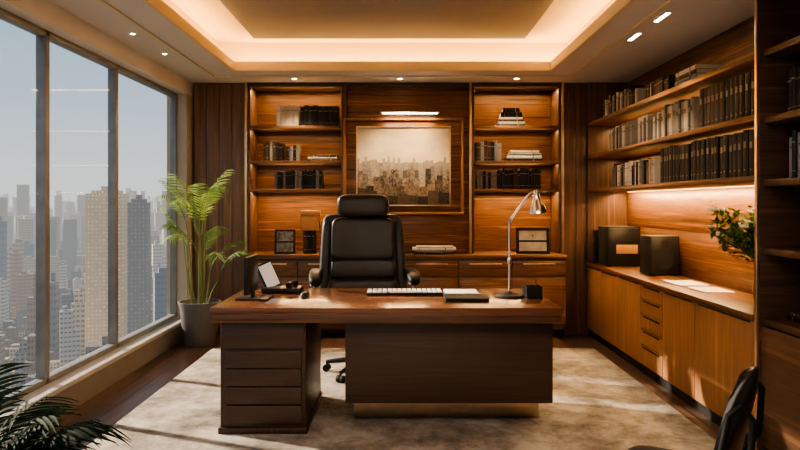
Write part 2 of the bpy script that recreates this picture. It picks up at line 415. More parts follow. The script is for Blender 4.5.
bx('light_strip', ledspot, -0.28, 0.28, -0.147, -0.135, -0.006, 0.0, 0, p)

# ------------------------------------------------------------------ books
bookcols = {
 'black': ((0.010, 0.009, 0.009), (0.20, 0.17, 0.14)), 'brown': ((0.06, 0.03, 0.018), (0.35, 0.24, 0.11)),
 'grey': ((0.20, 0.19, 0.18), (0.05, 0.05, 0.05)), 'cream': ((0.50, 0.43, 0.34), (0.2, 0.1, 0.05)),
 'white': ((0.7, 0.68, 0.64), (0.15, 0.15, 0.16)), 'navy': ((0.018, 0.02, 0.028), (0.3, 0.26, 0.2))}
pages = plain('book_pages', (0.62, 0.55, 0.44), 0.8)
BT, BD, BH = 0.03, 0.16, 0.23
templates = {}
def book_template(col, kind):
    key = (col, kind)
    if key in templates: return templates[key]
    c, l = bookcols[col]
    mc = plain('cover_'+col, c, 0.45, spec=0.3); ml = plain('spine_label_'+col, l, 0.5)
    m = MB(); t = 0.0025
    m.box(0, t, 0.004, BD, 0, BH, 0.0006, 0, seg=1).box(BT-t, BT, 0.004, BD, 0, BH, 0.0006, 0, seg=1)
    n = 6; vs = []; fs = []
    for i in range(n+1):
        x = BT*i/n; y = 0.005-0.005*math.sin(pi*i/n)
        vs += [(x, y, 0), (x, y, BH), (x, 0.007, 0), (x, 0.007, BH)]
    for i in range(n):
        a = i*4; b2 = a+4
        fs += [[a, b2, b2+1, a+1], [a+2, a+3, b2+3, b2+2], [a, a+2, b2+2, b2], [a+1, b2+1, b2+3, a+3]]
    m._add(vs, fs, 0)
    m.box(t, BT-t, 0.006, BD-0.004, 0.004, BH-0.004, 0, 1)
    if kind == 'book':
        m.box(BT*0.12, BT*0.88, -0.0012, 0.004, BH*0.74, BH*0.77, 0, 2).box(BT*0.12, BT*0.88, -0.0012, 0.004, BH*0.16, BH*0.175, 0, 2)
    else:
        m.box(BT*0.28, BT*0.72, -0.0012, 0.004, BH*0.62, BH*0.76, 0, 2)
        m.tube([(BT/2, -0.0018, BH*0.16), (BT/2, 0.004, BH*0.16)], BT*0.14, 12, 2)
    o = m.finish('book' if kind == 'book' else 'ring_binder', [mc, pages, ml], origin=(BT/2, 0, 0))
    COL.objects.unlink(o); o.name = 'template'
    templates[key] = o
    return o
cn = {'black': 'black', 'brown': 'dark brown', 'grey': 'grey', 'cream': 'cream', 'white': 'white', 'navy': 'dark navy'}
def place(col, kind, loc, size, rz=0.0, group='', flat=False, lean=0.0, where='on a walnut shelf'):
    t = book_template(col, kind)
    o = t.copy(); COL.objects.link(o); o.name = 'book' if kind == 'book' else 'ring_binder'
    w, d, h = size
    o.scale = (w/BT, d/BD, h/BH)
    if flat:
        o.rotation_euler = (Matrix.Rotation(rz, 4, 'Z') @ Matrix.Rotation(pi/2, 4, 'Y')).to_euler()
        o.location = Matrix.Translation(loc) @ Matrix.Rotation(rz, 4, 'Z') @ Vector((-h/2, 0, 0))
    else:
        o.rotation_euler = (0, lean, rz); o.location = loc
    kn = 'ring binder' if kind != 'book' else 'hardcover book'
    o['label'] = '%s %s %s %s' % (cn[col], kn, 'lying flat' if flat else 'upright', where)
    o['category'] = 'book' if kind == 'book' else 'binder'
    if group: o['group'] = group
    return o
def row_x(x0, x1, y, z, cols, hr, group, kind='book', wr=(0.022, 0.04), d=0.17, where='on the bookcase shelf'):
    x = x0
    while True:
        w = R.uniform(*wr)
        if x+w > x1: break
        place(R.choice(cols), kind, (x+w/2, y+R.uniform(0, 0.012), z), (w, d, R.uniform(*hr)), 0, group, where=where)
        x += w+0.0015
def row_y(y0, y1, x, z, cols, hr, group, kind='book', wr=(0.025, 0.045), d=0.2, where='on the long wall shelf'):
    y = y0
    while True:
        w = R.uniform(*wr)
        if y+w > y1: break
        place(R.choice(cols), kind, (x+R.uniform(0, 0.012), y+w/2, z), (w, d, R.uniform(*hr)), -pi/2, group, where=where)
        y += w+0.0015
def stack(x, y, z, items, rz=0, group='', where='in a shelf stack'):
    for (col, th, dd, ln) in items:
        place(col, 'book', (x+R.uniform(-0.006, 0.006), y, z+th/2), (th, dd, ln), rz, group, True, where=where)
        z += th+0.0008
    return z
YS = 6.63
g = 'books on the recessed bookcase shelves'
row_x(-1.28, -1.05, YS, 2.155, ['cream', 'white', 'grey', 'cream'], (0.21, 0.225), g, wr=(0.03, 0.055))
row_x(-1.035, -0.64, YS, 2.155, ['black', 'black', 'navy'], (0.20, 0.23), g, wr=(0.04, 0.065))
row_x(-1.42, -1.19, YS, 1.795, ['black', 'brown', 'grey'], (0.17, 0.22), g)
row_x(-1.18, -1.02, YS, 1.795, ['grey', 'black', 'cream'], (0.14, 0.17), g)
stack(-0.80, YS, 1.795, [('brown', 0.022, 0.18, 0.34), ('cream', 0.02, 0.17, 0.30), ('black', 0.022, 0.16, 0.28)], group=g)
row_x(-1.30, -0.80, YS, 1.505, ['black', 'black', 'navy', 'grey'], (0.17, 0.20), g)
stack(1.15, YS, 2.155, [('black', 0.026, 0.19, 0.30), ('cream', 0.022, 0.18, 0.28), ('brown', 0.024, 0.18, 0.26), ('white', 0.02, 0.17, 0.24), ('black', 0.05, 0.16, 0.22), ('black', 0.045, 0.15, 0.17)], group=g)
row_x(0.78, 1.08, YS, 1.795, ['black', 'brown', 'grey', 'navy'], (0.18, 0.22), g)
stack(1.29, YS, 1.795, [('black', 0.026, 0.19, 0.38), ('white', 0.03, 0.18, 0.36), ('grey', 0.026, 0.18, 0.34), ('cream', 0.026, 0.17, 0.30)], group=g)
row_x(0.80, 1.04, YS, 1.505, ['black', 'grey'], (0.17, 0.20), g)
row_x(1.06, 1.48, YS, 1.505, ['black', 'navy', 'black', 'brown'], (0.19, 0.22), g)
row_x(-1.00, -0.86, 6.60, 0.84, ['brown', 'black', 'grey'], (0.235, 0.2351), 'books on the credenza', wr=(0.03, 0.045), where='on the credenza')
m = MB().box(-1.02, -0.84, 6.60, 6.74, 1.0765, 1.28, 0.005).box(-1.025, -0.835, 6.595, 6.745, 1.23, 1.285, 0.004)
single(m, 'storage_box', terr, 'small tan lidded box resting on upright books', 'box')
def pframe(x, y, z, w, h, label, inner, rz=0.0, t=0.02):
    f = thing('framed_photo', label, 'picture frame', (x, y, z), rz)
    T = Matrix.Rotation(-0.12, 4, 'X'); m = MB()
    for b4 in [(-w/2, w/2, 0, t), (-w/2, w/2, h-t, h), (-w/2, -w/2+t, t, h-t), (w/2-t, w/2, t, h-t)]:
        m.box(b4[0], b4[1], 0, 0.018, b4[2], b4[3], 0.002, 0, T)
    m.finish('frame', blackmat, f, origin=(0, 0, 0))
    MB().box(-w/2+t, w/2-t, 0.008, 0.014, t, h-t, 0, 0, T).box(-w/2+t+0.0, w/2-t, 0.006, 0.009, h*0.45, h*0.52, 0, 1, T).finish('picture', [inner, blackmat], f, origin=(0, 0, 0))
    MB().tube([(0, 0.03, h*0.7), (0, 0.10, 0.005)], 0.006).finish('stand', blackmat, f)
inner_d = plain('dark_photo', (0.10, 0.09, 0.08), 0.3, var=0.8, scale=25)
pframe(-1.18, 6.56, 0.84, 0.21, 0.25, 'black picture frame with a dark photograph on the credenza', inner_d, 0.15)
pframe(1.36, 6.54, 0.84, 0.34, 0.27, 'wide black picture frame with pale picture on the credenza', plain('pale_print', (0.4, 0.34, 0.27), 0.5, var=0.3), -0.05, 0.03)
stack(0.35, 6.45, 0.84, [('black', 0.02, 0.18, 0.30), ('grey', 0.022, 0.18, 0.38), ('white', 0.024, 0.17, 0.44), ('cream', 0.014, 0.16, 0.38)], group='books on the credenza', where='stacked on the credenza')

# ------------------------------------------------------------------ right wall: lower cabinets + worktop + shelving
FX = 1.93
st('trim_13', w_dark, FX, XR, 6.60, 6.95, 0, ZC)
def cabinet(y0, y1, kind, label):
    L = (y1-y0)/2
    c = thing('cabinet', label, 'cabinet', (FX+0.21, (y0+y1)/2, 0), group='base cabinets below the worktop')
    bx('body', w_darkz, -0.19, 0.215, -L+0.001, L-0.001, 0.0, 0.72, 0.001, c)
    bx('toe_kick', blackmat, -0.192, -0.19, -L+0.001, L-0.001, 0.0, 0.07, 0, c)
    if kind == 'drawers':
        zs = [0.075, 0.235, 0.36, 0.48, 0.60, 0.715]
        for i in range(5):
            d = bx('drawer', w_cab, -0.212, -0.19, -L+0.004, L-0.004, zs[i]+0.003, zs[i+1]-0.005, 0.002, c)
            hz = (zs[i+1]-zs[i])/2-0.010
            bx('handle', blackmat, -0.016, -0.010, -L*0.72, L*0.72, hz-0.012, hz, 0.001, d)
    else:
        d = bx('door', w_cab, -0.212, -0.19, -L+0.004, L-0.004, 0.075, 0.712, 0.002, c)
        bx('handle', blackmat, -0.015, -0.010, -L*0.85, L*0.85, 0.308, 0.316, 0.001, d)
for y0, y1, k in [(6.15, 6.595, 'door'), (5.67, 6.15, 'door'), (5.13, 5.67, 'door'), (4.70, 5.13, 'drawers'), (4.19, 4.70, 'door'), (3.47, 4.19, 'door')]:
    cabinet(y0, y1, k, 'walnut base cabinet with five slim drawers' if k == 'drawers' else 'walnut base cabinet with a flat door')
m = MB().box(FX-0.02, XR-0.002, 3.47, 6.598, 0.7205, 0.755, 0.004)
single(m, 'worktop', w_y, 'continuous walnut worktop running over the base cabinets', 'worktop')
c = thing('wall_shelving', 'long walnut wall shelving with underlit shelves above worktop', 'shelf', (FX+0.22, 5.033, 0.755))
L = 1.563
m = MB(); zz = [0.0, 0.37, 0.75, 1.12, 1.48, 1.843]
for i in range(5): m.box(0.185, 0.215, -L, L, zz[i]+0.001, zz[i+1]-0.001, 0.002)
m.finish('back_panel', w_y, c)
bx('side_panel', w_z, -0.22, 0.185, L-0.025, L, 0.001, 1.843, 0.002, c)
for z in (1.51, 1.845, 2.18):
    bx('shelf', w_y, -0.22, 0.185, -L, L-0.025, z-0.755-0.035, z-0.755, 0.003, c)
bx('light_strip', led, 0.165, 0.18, -L+0.05, L-0.08, 1.51-0.755-0.041, 1.51-0.755-0.035, 0, c)
c = thing('tall_bookcase', 'tall dark walnut open bookcase with champagne metal edge', 'bookcase', (FX+0.22, 2.70, 0))
L = 0.765
bx('side_panel', w_dark, -0.22, 0.215, L-0.03, L, 0.0, 2.60, 0.002, c)
bx('side_panel', w_dark, -0.22, 0.215, -L, -L+0.03, 0.0, 2.60, 0.002, c)
bx('back_panel', w_dark, 0.195, 0.215, -L+0.03, L-0.03, 0.0, 2.60, 0.0, c)
for z in (2.56, 2.18, 1.82, 1.485, 1.12, 0.74):
    bx('shelf', w_darky, -0.20, 0.195, -L+0.03, L-0.03, z-0.035, z, 0.003, c)
bx('edge_strip', brass, -0.235, -0.22, L-0.028, L-0.004, 0.0, 2.60, 0.002, c, label='slim champagne metal edge strip')
for k in range(2):
    y0 = -L+0.032+k*(L-0.032)
    bx('door', w_darky, -0.215, -0.198, y0, y0+L-0.036, 0.06, 0.70, 0.002, c)
stack(2.0+0.05, 3.25, 0.74, [('black', 0.025, 0.22, 0.30), ('brown', 0.02, 0.2, 0.26)], -pi/2, 'books in the tall bookcase', 'in the tall bookcase')
row_y(3.18, 3.42, 2.05, 1.485, ['black', 'brown', 'navy', 'grey'], (0.22, 0.27), 'books in the tall bookcase', where='in the tall bookcase')
row_y(3.22, 3.42, 2.05, 1.82, ['black', 'navy'], (0.24, 0.27), 'books in the tall bookcase', where='in the tall bookcase')

g = 'books and binders on the long wall shelves'
SX = FX+0.07
row_y(5.45, 6.35, SX, 2.18, ['black', 'grey', 'brown', 'cream', 'navy'], (0.14, 0.21), g)
z = stack(SX, 4.50, 2.18, [('white', 0.03, 0.22, 0.34), ('grey', 0.03, 0.22, 0.33), ('brown', 0.03, 0.21, 0.32), ('cream', 0.03, 0.2, 0.31)], -pi/2, g, 'stacked on the long shelf')
row_y(4.80, 5.3, SX, 2.18, ['brown', 'cream', 'black'], (0.12, 0.16), g)
row_y(4.95, 6.15, SX, 1.845, ['grey', 'cream', 'white', 'grey', 'brown'], (0.19, 0.24), g)
row_y(4.38, 4.93, SX, 1.845, ['cream', 'grey', 'black'], (0.22, 0.26), g, 'binder', (0.04, 0.055))
row_y(3.52, 4.34, SX, 1.845, ['black'], (0.27, 0.275), g, 'binder', (0.05, 0.06))
row_y(5.05, 6.10, SX, 1.51, ['grey', 'cream', 'white', 'black'], (0.17, 0.22), g)
row_y(3.52, 5.0, SX, 1.51, ['black', 'black', 'black', 'navy'], (0.26, 0.28), g, 'binder', (0.05, 0.06))

def speaker(x, y, w, d, h, tanp, label):
    s = thing('speaker', label, 'speaker', (x, y, 0.755))
    bx('body', blackmat, -w/2, w/2, -d/2, d/2, 0.006, h, 0.006, s)
    m = MB()
    for a in (-1, 1):
        for b2 in (-1, 1): m.box(a*(w/2-0.04)-0.012, a*(w/2-0.04)+0.012, b2*(d/2-0.04)-0.012, b2*(d/2-0.04)+0.012, 0, 0.008, 0.001)
    m.finish('feet', blackpl, s)
    bx('grille', blackpl, -w/2+0.012, w/2-0.012, -d/2-0.008, -d/2, 0.02, h-0.015, 0.003, s)
    if tanp: bx('front_panel', tan, -w/2+0.09, w/2-0.03, -d/2-0.011, -d/2-0.007, h*0.33, h*0.55, 0.001, s, label='tan front panel')
    else: MB().tube([(0, -d/2-0.012, h*0.4), (0, -d/2-0.006, h*0.4)], w*0.3, 28).tube([(0, -d/2-0.012, h*0.8), (0, -d/2-0.006, h*0.8)], w*0.13, 24).finish('cone', blackmat, s)
speaker(2.12, 6.20, 0.32, 0.26, 0.38, True, 'black boxy speaker with tan front panel on the worktop')
speaker(2.195, 5.42, 0.25, 0.22, 0.33, False, 'smaller plain black speaker box on the worktop')
place('black', 'binder', (1.95, 6.45, 0.755), (0.07, 0.2, 0.33), -pi/2, '', where='on the worktop')
single(MB().box(2.02, 2.24, 4.62, 4.92, 0.755, 0.767, 0.002), 'magazine', white, 'white magazine lying on the walnut worktop', 'magazine')
single(MB().box(2.05, 2.25, 4.30, 4.56, 0.755, 0.763, 0.002), 'magazine', white, 'white magazine lying on the walnut worktop', 'magazine')
v = thing('flower_vase', 'dark vase with leafy stems and cream blossoms on worktop', 'vase of flowers', (2.15, 3.80, 0.755))
MB().lathe([(0.035, 0), (0.045, 0.02), (0.050, 0.09), (0.040, 0.17), (0.028, 0.21), (0.034, 0.235), (0.028, 0.235), (0.024, 0.2)]).finish('vase', vasem, v)
m = MB(); mf = MB(); ml = MB()
for i in range(70):
    a = R.uniform(0, 2*pi); r = R.uniform(0.02, 0.18); h = R.uniform(0.31, 0.57)
    if i % 2 == 0: a = pi+R.uniform(-0.9, 0.9); r = R.uniform(0.12, 0.29); h = R.uniform(0.34, 0.57)
    tip = Vector((min(0.10, r*math.cos(a)), r*math.sin(a), h))
    m.tube([(0, 0, 0.19), (tip.x*0.4, tip.y*0.4, 0.19+(h-0.19)*0.6), tip], 0.002, 5)
    if i % 5 == 0:
        for k in range(6):
            t = 2*pi*k/6; q = tip+Vector((0.014*math.cos(t), 0.014*math.sin(t), R.uniform(-0.006, 0.01)))
            mf.sup(q, (0.011, 0.011, 0.008), 1, 1, 8, 5)
    for k in range(12):
        q = tip*R.uniform(0.7, 1.04); q.z = max(q.z, 0.28); q.x = min(q.x, 0.10)
        d = Vector((R.uniform(-1, 1), R.uniform(-1, 1), R.uniform(-0.4, 0.7))).normalized()
        s1 = d.cross(Vector((0, 0, 1))).normalized()*0.014
        L2 = R.uniform(0.035, 0.07)
        ml._add([q, q+d*L2*0.5+s1, q+d*L2, q+d*L2*0.5-s1], [[0, 1, 2], [0, 2, 3]])
m.finish('stems', stemm, v); mf.finish('blossoms', petal, v); ml.finish('leaves', leaf_c, v)

# ------------------------------------------------------------------ rug
m = MB(); m.box(-1.74, 1.80, 1.2, 5.95, 0, 0.014, 0.006)
single(m, 'rug', rugmat(), 'large beige and taupe mottled rug under the desk', 'rug')

# ------------------------------------------------------------------ desk
ZR = 0.014
d = thing('executive_desk', 'large dark walnut executive desk with drawer pedestal', 'desk', (-0.08, 4.08, ZR))
def dx(n, mt, x0, x1, y0, y1, z0, z1, bev=0.003, par=None, **k):
    return bx(n, mt, x0+0.08, x1+0.08, y0-4.08, y1-4.08, z0-ZR, z1-ZR, bev, d if par is None else par, **k)
dx('desk_top', w_desk, -1.09, 0.93, 3.66, 4.50, 0.715, 0.76, 0.004)
dx('apron', w_edge, -1.087, 0.927, 3.663, 4.49, 0.672, 0.715, 0.003)
dx('pedestal', w_deskb, -1.05, -0.55, 3.74, 4.45, 0.05, 0.672, 0.004)
dx('plinth', w_darkz, -1.06, -0.54, 3.725, 4.46, ZR, 0.05, 0.004)
zs = [0.075, 0.185, 0.29, 0.395, 0.50]
for i in range(4):
    q = dx('drawer', w_deskb, -1.015, -0.575, 3.722, 3.74, zs[i]+0.004, zs[i+1]-0.006, 0.003)
    bx('handle', bronze, -0.21, 0.21, -0.011, -0.007, 0.045, 0.05, 0.001, q)
dx('drawer', w_deskb, -1.04, -0.56, 3.722, 3.74, 0.515, 0.66, 0.003)
dx('cabinet_body', w_darkz, -0.32, 0.90, 3.82, 4.42, 0.19, 0.672, 0.003)
dx('front_panel', w_deskb, -0.325, 0.905, 3.80, 3.82, 0.17, 0.672, 0.003)
dx('side_support', w_deskb, 0.90, 0.915, 3.83, 4.42, 0.17, 0.672, 0.003)
dx('recessed_plinth', brass, -0.29, 0.87, 4.02, 4.40, ZR, 0.19, 0.003, label='champagne metal recessed plinth')

ZT = 0.76
o = thing('desk_display', 'slim black upright display on a flat base', 'monitor', (-0.935, 4.02, ZT), 0.0)
bx('base', blackpl, -0.08, 0.12, -0.09, 0.09, 0, 0.010, 0.003, o)
bx('stand', blackpl, 0.0, 0.02, -0.02, 0.02, 0.009, 0.06, 0.002, o)
MB().box(-0.012, 0.012, -0.15, 0.15, 0.04, 0.27, 0.004).finish('screen', blackpl, o)
o = thing('desk_phone', 'black desk phone with tilted pale touchscreen', 'telephone', (-0.80, 4.33, ZT), 0.0)
m = MB().box(-0.12, 0.14, -0.09, 0.08, 0, 0.035, 0.006); m.finish('body', blackpl, o)
T = Matrix.Translation((-0.05, 0.02, 0.02)) @ Matrix.Rotation(0.9, 4, 'Z') @ Matrix.Rotation(-0.35, 4, 'X') @ Matrix.Rotation(-0.25, 4, 'Y')
MB().box(-0.07, 0.07, 0, 0.016, 0, 0.19, 0.004, 0, T).finish('screen_housing', blackpl, o)
MB().box(-0.058, 0.058, -0.002, 0.0, 0.016, 0.178, 0, 0, T).finish('screen', screen_w, o)
MB().tube([(0.06, -0.08, 0.05), (0.065, -0.03, 0.062), (0.075, 0.03, 0.062), (0.08, 0.07, 0.05)], [0.022, 0.014, 0.014, 0.022], 12).box(0.05, 0.10, -0.08, 0.07, 0.02, 0.035, 0.004).finish('handset', blackpl, o)
m = MB(); m.sup((0, 0, 0.0), (0.028, 0.05, 0.032), 0.8, 0.8, 20, 12, lambda p: Vector((p.x, p.y, max(p.z, 0))))
mo = single(m, 'computer_mouse', blackpl, 'small black computer mouse on the desk', 'mouse'); mo.location = (-0.61, 4.10, ZT)
kb = thing('keyboard', 'dark keyboard with white keys on the desk', 'keyboard', (0.03, 4.24, ZT), 0.02)
bx('base', blackmat, -0.25, 0.25, -0.085, 0.085, 0, 0.014, 0.004, kb)
key0 = None
for r in range(5):
    for q in range(15):
        xk = -0.23+q*0.0329; yk = -0.066+r*0.033
        if r == 0 and 4 <= q <= 9:
            if q == 4: bx('space_bar', white, -0.10, 0.085, yk-0.012, yk+0.012, 0.0145, 0.023, 0.003, kb)
            continue
        if key0 is None:
            key0 = bx('key', white, xk-0.0135, xk+0.0135, yk-0.0125, yk+0.0125, 0.0145, 0.023, 0.003, kb)
        else:
            k = key0.copy(); COL.objects.link(k); k.parent = kb; k.location = (xk, yk, 0.01875)
single(MB().box(0.30, 0.52, 4.22, 4.42, ZT, ZT+0.006, 0.001), 'notepad', white, 'white paper notepad on the desk', 'notepad')
n = thing('notebook', 'closed dark leather notebook on the desk', 'notebook', (0.41, 3.97, ZT), 0.0)
bx('cover', blackmat, -0.135, 0.135, -0.10, 0.10, 0, 0.004, 0.001, n)
bx('pages', blackmat, -0.13, 0.13, -0.097, 0.094, 0.004, 0.018, 0.001, n)
bx('cover', blackmat, -0.135, 0.135, -0.10, 0.10, 0.018, 0.022, 0.001, n)
ph = thing('pen_holder', 'square black pen holder on the desk', 'pen holder', (0.84, 4.06, ZT), 0.1)
m = MB(); w = 0.05; h = 0.075
m.box(-w, w, -w, -w+0.005, 0, h, 0.001).box(-w, w, w-0.005, w, 0, h, 0.001).box(-w, -w+0.005, -w, w, 0, h, 0.001).box(w-0.005, w, -w, w, 0, h, 0.001).box(-w, w, -w, w, 0, 0.006, 0.001)
m.finish('body', blackmat, ph)
MB().tube([(0.02, 0, 0.008), (0.03, 0.02, 0.11)], 0.004, 8).finish('pen', blackpl, ph)
l = thing('desk_lamp', 'chrome articulated desk lamp with bell shade', 'desk lamp', (0.70, 4.10, ZT), 0.0)
MB().lathe([(0.085, 0), (0.088, 0.004), (0.086, 0.014), (0.03, 0.02), (0.012, 0.035), (0.008, 0.04)]).finish('base', blackmat, l)
MB().tube([(0, 0, 0.03), (0.0, 0, 0.25), (0.0, 0, 0.49)], 0.0065, 12).lathe([(0.012, 0.21), (0.014, 0.215), (0.014, 0.245), (0.012, 0.25)], seg=16).finish('pole', chrome, l)
MB().tube([(0, -0.016, 0.49), (0, 0.016, 0.49)], 0.016, 16).finish('joint', chrome, l)
MB().tube([(0, 0, 0.49), (0.05, 0, 0.56), (0.10, 0, 0.63), (0.135, 0, 0.665), (0.165, 0, 0.665)], 0.006, 12).tube([(0, -0.012, 0.48), (0.06, -0.012, 0.56), (0.12, -0.012, 0.64)], 0.003, 8).finish('arm', chrome, l)
T = Matrix.Rotation(-0.12, 4, 'Y')
MB().lathe([(0.012, 0.03), (0.018, 0.02), (0.022, -0.02), (0.03, -0.045), (0.05, -0.085), (0.058, -0.12), (0.055, -0.12), (0.046, -0.085), (0.026, -0.045), (0.01, -0.03)], (0.172, 0, 0.655), 28, 0, T).finish('shade', chrome, l)
MB().sup((0.180, 0, 0.565), (0.02, 0.02, 0.026), 1, 1, 14, 8).finish('bulb', plain('bulb', (0.9, 0.85, 0.7), 0.3), l)

# ------------------------------------------------------------------ executive chair (faces -Y)
ch = thing('office_chair', 'high-back black leather executive chair behind the desk', 'office chair', (-0.285, 5.06, ZR), 0.10)
def bend(k, lean, taper=0.0):
    def fn(p): return Vector((p.x*(1-taper*p.z), p.y-k*p.x*p.x+0.0+lean*p.z, p.z))
    return fn
MB().sup((0, -0.02, 0.50), (0.29, 0.28, 0.07), 0.5, 0.35, 32, 14, lambda p: Vector((p.x, p.y, p.z+0.02*(1-(p.x/0.27)**2)))).finish('seat', leather, ch)
MB().sup((0, 0.25, 0.88), (0.345, 0.055, 0.375), 0.2, 0.4, 36, 24, bend(0.5, 0.12, 0.12)).finish('backrest', leather2, ch, label='charcoal leather backrest shell')
pad = MB()
pad.sup((0, 0.19, 1.055), (0.258, 0.058, 0.175), 0.3, 0.4, 32, 18, bend(0.5, 0.12, 0.05))
pad.sup((0, 0.165, 0.815), (0.262, 0.060, 0.085), 0.4, 0.4, 32, 14, bend(0.5, 0.12, 0.05))
pad.sup((0, 0.125, 0.655), (0.29, 0.085, 0.095), 0.5, 0.5, 32, 14, bend(0.4, 0.1))
pad.finish('back_cushion', leather, ch)
for s in (-1, 1):
    MB().sup((s*0.308, 0.20, 0.87), (0.042, 0.065, 0.34), 0.4, 0.6, 20, 16, lambda p, s=s: Vector((p.x-s*0.05*p.z, p.y-0.2*p.x*p.x+0.12*p.z, p.z))).finish('side_bolster', leather2, ch)
MB().sup((0, 0.185, 1.325), (0.212, 0.08, 0.095), 0.5, 0.5, 32, 16, bend(0.6, 0.1)).finish('headrest', leather, ch)
for s in (-1, 1):
    MB().tube([(s*0.08, 0.27, 1.18), (s*0.08, 0.26, 1.30)], 0.01, 8).finish('headrest_bracket', chrome, ch)
    MB().sup((s*0.375, -0.02, 0.785), (0.052, 0.24, 0.035), 0.5, 0.5, 24, 12, lambda p: Vector((p.x, p.y, p.z-0.4*max(0, -p.y-0.10)**1.2))).finish('armrest', armleather, ch)
    MB().sup((s*0.375, -0.02, 0.752), (0.048, 0.22, 0.008), 0.5, 0.5, 24, 8, lambda p: Vector((p.x, p.y, p.z-0.4*max(0, -p.y-0.10)**1.2))).tube([(s*0.24, 0.02, 0.44), (s*0.34, 0.02, 0.46), (s*0.385, 0.0, 0.58), (s*0.38, -0.02, 0.755)], [0.018, 0.018, 0.016, 0.016], 10).finish('arm_support', chrome, ch)
MB().box(-0.13, 0.13, -0.13, 0.15, 0.40, 0.445, 0.01).tube([(0, 0.12, 0.42), (0, 0.28, 0.44), (0, 0.31, 0.60)], [0.03, 0.03, 0.025], 10).finish('mechanism', blackpl, ch)
MB().tube([(0, 0, 0.08), (0, 0, 0.25), (0, 0, 0.251), (0, 0, 0.41)], [0.035, 0.035, 0.02, 0.02], 16).finish('gas_lift', blackpl, ch)
m = MB()
for k in range(5):
    a = 2*pi*k/5+0.3
    m.tube([(0, 0, 0.115), (0.16*math.cos(a), 0.16*math.sin(a), 0.10), (0.31*math.cos(a), 0.31*math.sin(a), 0.075)], [0.03, 0.024, 0.016], 10)
m.finish('star_base', blackpl, ch)
for k in range(5):
    a = 2*pi*k/5+0.3; cx, cy = 0.31*math.cos(a), 0.31*math.sin(a); px, py = -math.sin(a), math.cos(a)
    MB().tube([(cx-px*0.028, cy-py*0.028, 0.028), (cx-px*0.006, cy-py*0.006, 0.028)], 0.028, 16).tube([(cx+px*0.006, cy+py*0.006, 0.028), (cx+px*0.028, cy+py*0.028, 0.028)], 0.028, 16).tube([(cx, cy, 0.028), (cx, cy, 0.075)], 0.008, 8).finish('caster', blackmat, ch)

# ------------------------------------------------------------------ visitor chair near camera
vc = thing('visitor_chair', 'glossy black leather low-back visitor chair on dark legs', 'chair', (1.00, 2.34, ZR), 1.0)
gloss = plain('glossy_black_leather', (0.004, 0.004, 0.005), 0.3, spec=0.35, bump=0.1, bscale=120)
blackm2 = plain('dark_chair_metal', (0.004, 0.004, 0.004), 0.6, spec=0.15)
def shell(p):
    return Vector((p.x*(1-0.55*max(0, p.z/0.19)), p.y+1.3*p.x*p.x-0.22*p.z, p.z))
MB().sup((0, -0.22, 0.580), (0.19, 0.022, 0.200), 0.6, 0.5, 36, 20, shell).finish('backrest', gloss, vc)
MB().sup((0, 0.0, 0.345), (0.22, 0.20, 0.035), 0.5, 0.4, 32, 12).finish('seat', blackm2, vc)
for s in (-1, 1):
    MB().tube([(s*0.17, -0.18, 0.33), (s*0.2, -0.24, 0.2), (s*0.22, -0.28, 0.0)], 0.014, 12).finish('leg', blackm2, vc)
    MB().tube([(s*0.17, 0.16, 0.33), (s*0.2, 0.2, 0.2), (s*0.22, 0.24, 0.0)], 0.014, 12).finish('leg', blackm2, vc)
    MB().tube([(s*0.17, -0.18, 0.35), (s*0.21, -0.26, 0.50), (s*0.215, -0.27, 0.66), (s*0.20, -0.24, 0.70), (s*0.20, -0.20, 0.66), (s*0.20, -0.17, 0.5), (s*0.18, -0.12, 0.345)], [0.011]*7, 10).finish('arm', blackm2, vc)
MB().box(-0.19, 0.19, -0.18, 0.18, 0.29, 0.312, 0.006).finish('seat_frame', blackm2, vc)

# ------------------------------------------------------------------ palms
def frond(parent, base, az, length, rise, droop, mat, nleaf=18, ll=0.22, lw=0.013, rr=0.006, stemmat=None, lim=None, sag=0.4):
    pts = []; n = 14
    d0 = Vector((math.cos(az), math.sin(az), 0))
    ang = rise; p = Vector(base)
    for i in range(n+1):
        pts.append(p.copy())
        dv = d0*math.cos(ang)+Vector((0, 0, math.sin(ang)))
        p = p+dv*(length/n)
        ang -= droop/n*(0.4+1.2*i/n)
    m = MB()
    m.tube(pts, [rr*(1-0.8*i/n) for i in range(n+1)], 6, 1)
    side = Vector((-math.sin(az), math.cos(az), 0))
    for i in range(nleaf):
        t = 0.25+0.75*i/(nleaf-1); f = t*n; i0 = min(int(f), n-1); fr = f-i0
        q = pts[i0].lerp(pts[i0+1], fr); tang = (pts[i0+1]-pts[i0]).normalized()
        up = side.cross(tang)
        env = math.sin(pi*min(1, (t-0.2)/0.95))**0.6 if t > 0.2 else 0.3
        L3 = ll*max(0.4, env)*R.uniform(0.85, 1.1)
        for s in (-1, 1):
            dr = (side*s*0.75+tang*0.8+up*0.2*R.uniform(0.3, 1.6)).normalized()
            wv = tang.cross(dr).cross(dr).normalized()*lw
            vs = []; k = 5
            for j in range(k+1):
                u = j/k; c2 = q+dr*L3*u+Vector((0, 0, -1))*L3*sag*u*u
                ww = wv*(math.sin(pi*min(0.999, 0.12+u*0.88)))**0.8
                vs += [c2-ww, c2+Vector((0, 0, -lw*0.35)), c2+ww]
            fs = []
            for j in range(k):
                a = j*3
                fs += [[a, a+3, a+4, a+1], [a+1, a+4, a+5, a+2]]
            m._add(vs, fs, 0)
    if lim:
        ox, oy = lim[4], lim[5]
        m.v = [(max(lim[0]-ox, min(lim[1]-ox, v[0])), max(lim[2]-oy, min(lim[3]-oy, v[1])), v[2]) for v in m.v]
    m.finish('frond', [mat, stemmat or stemm], parent, origin=base, ang=60)

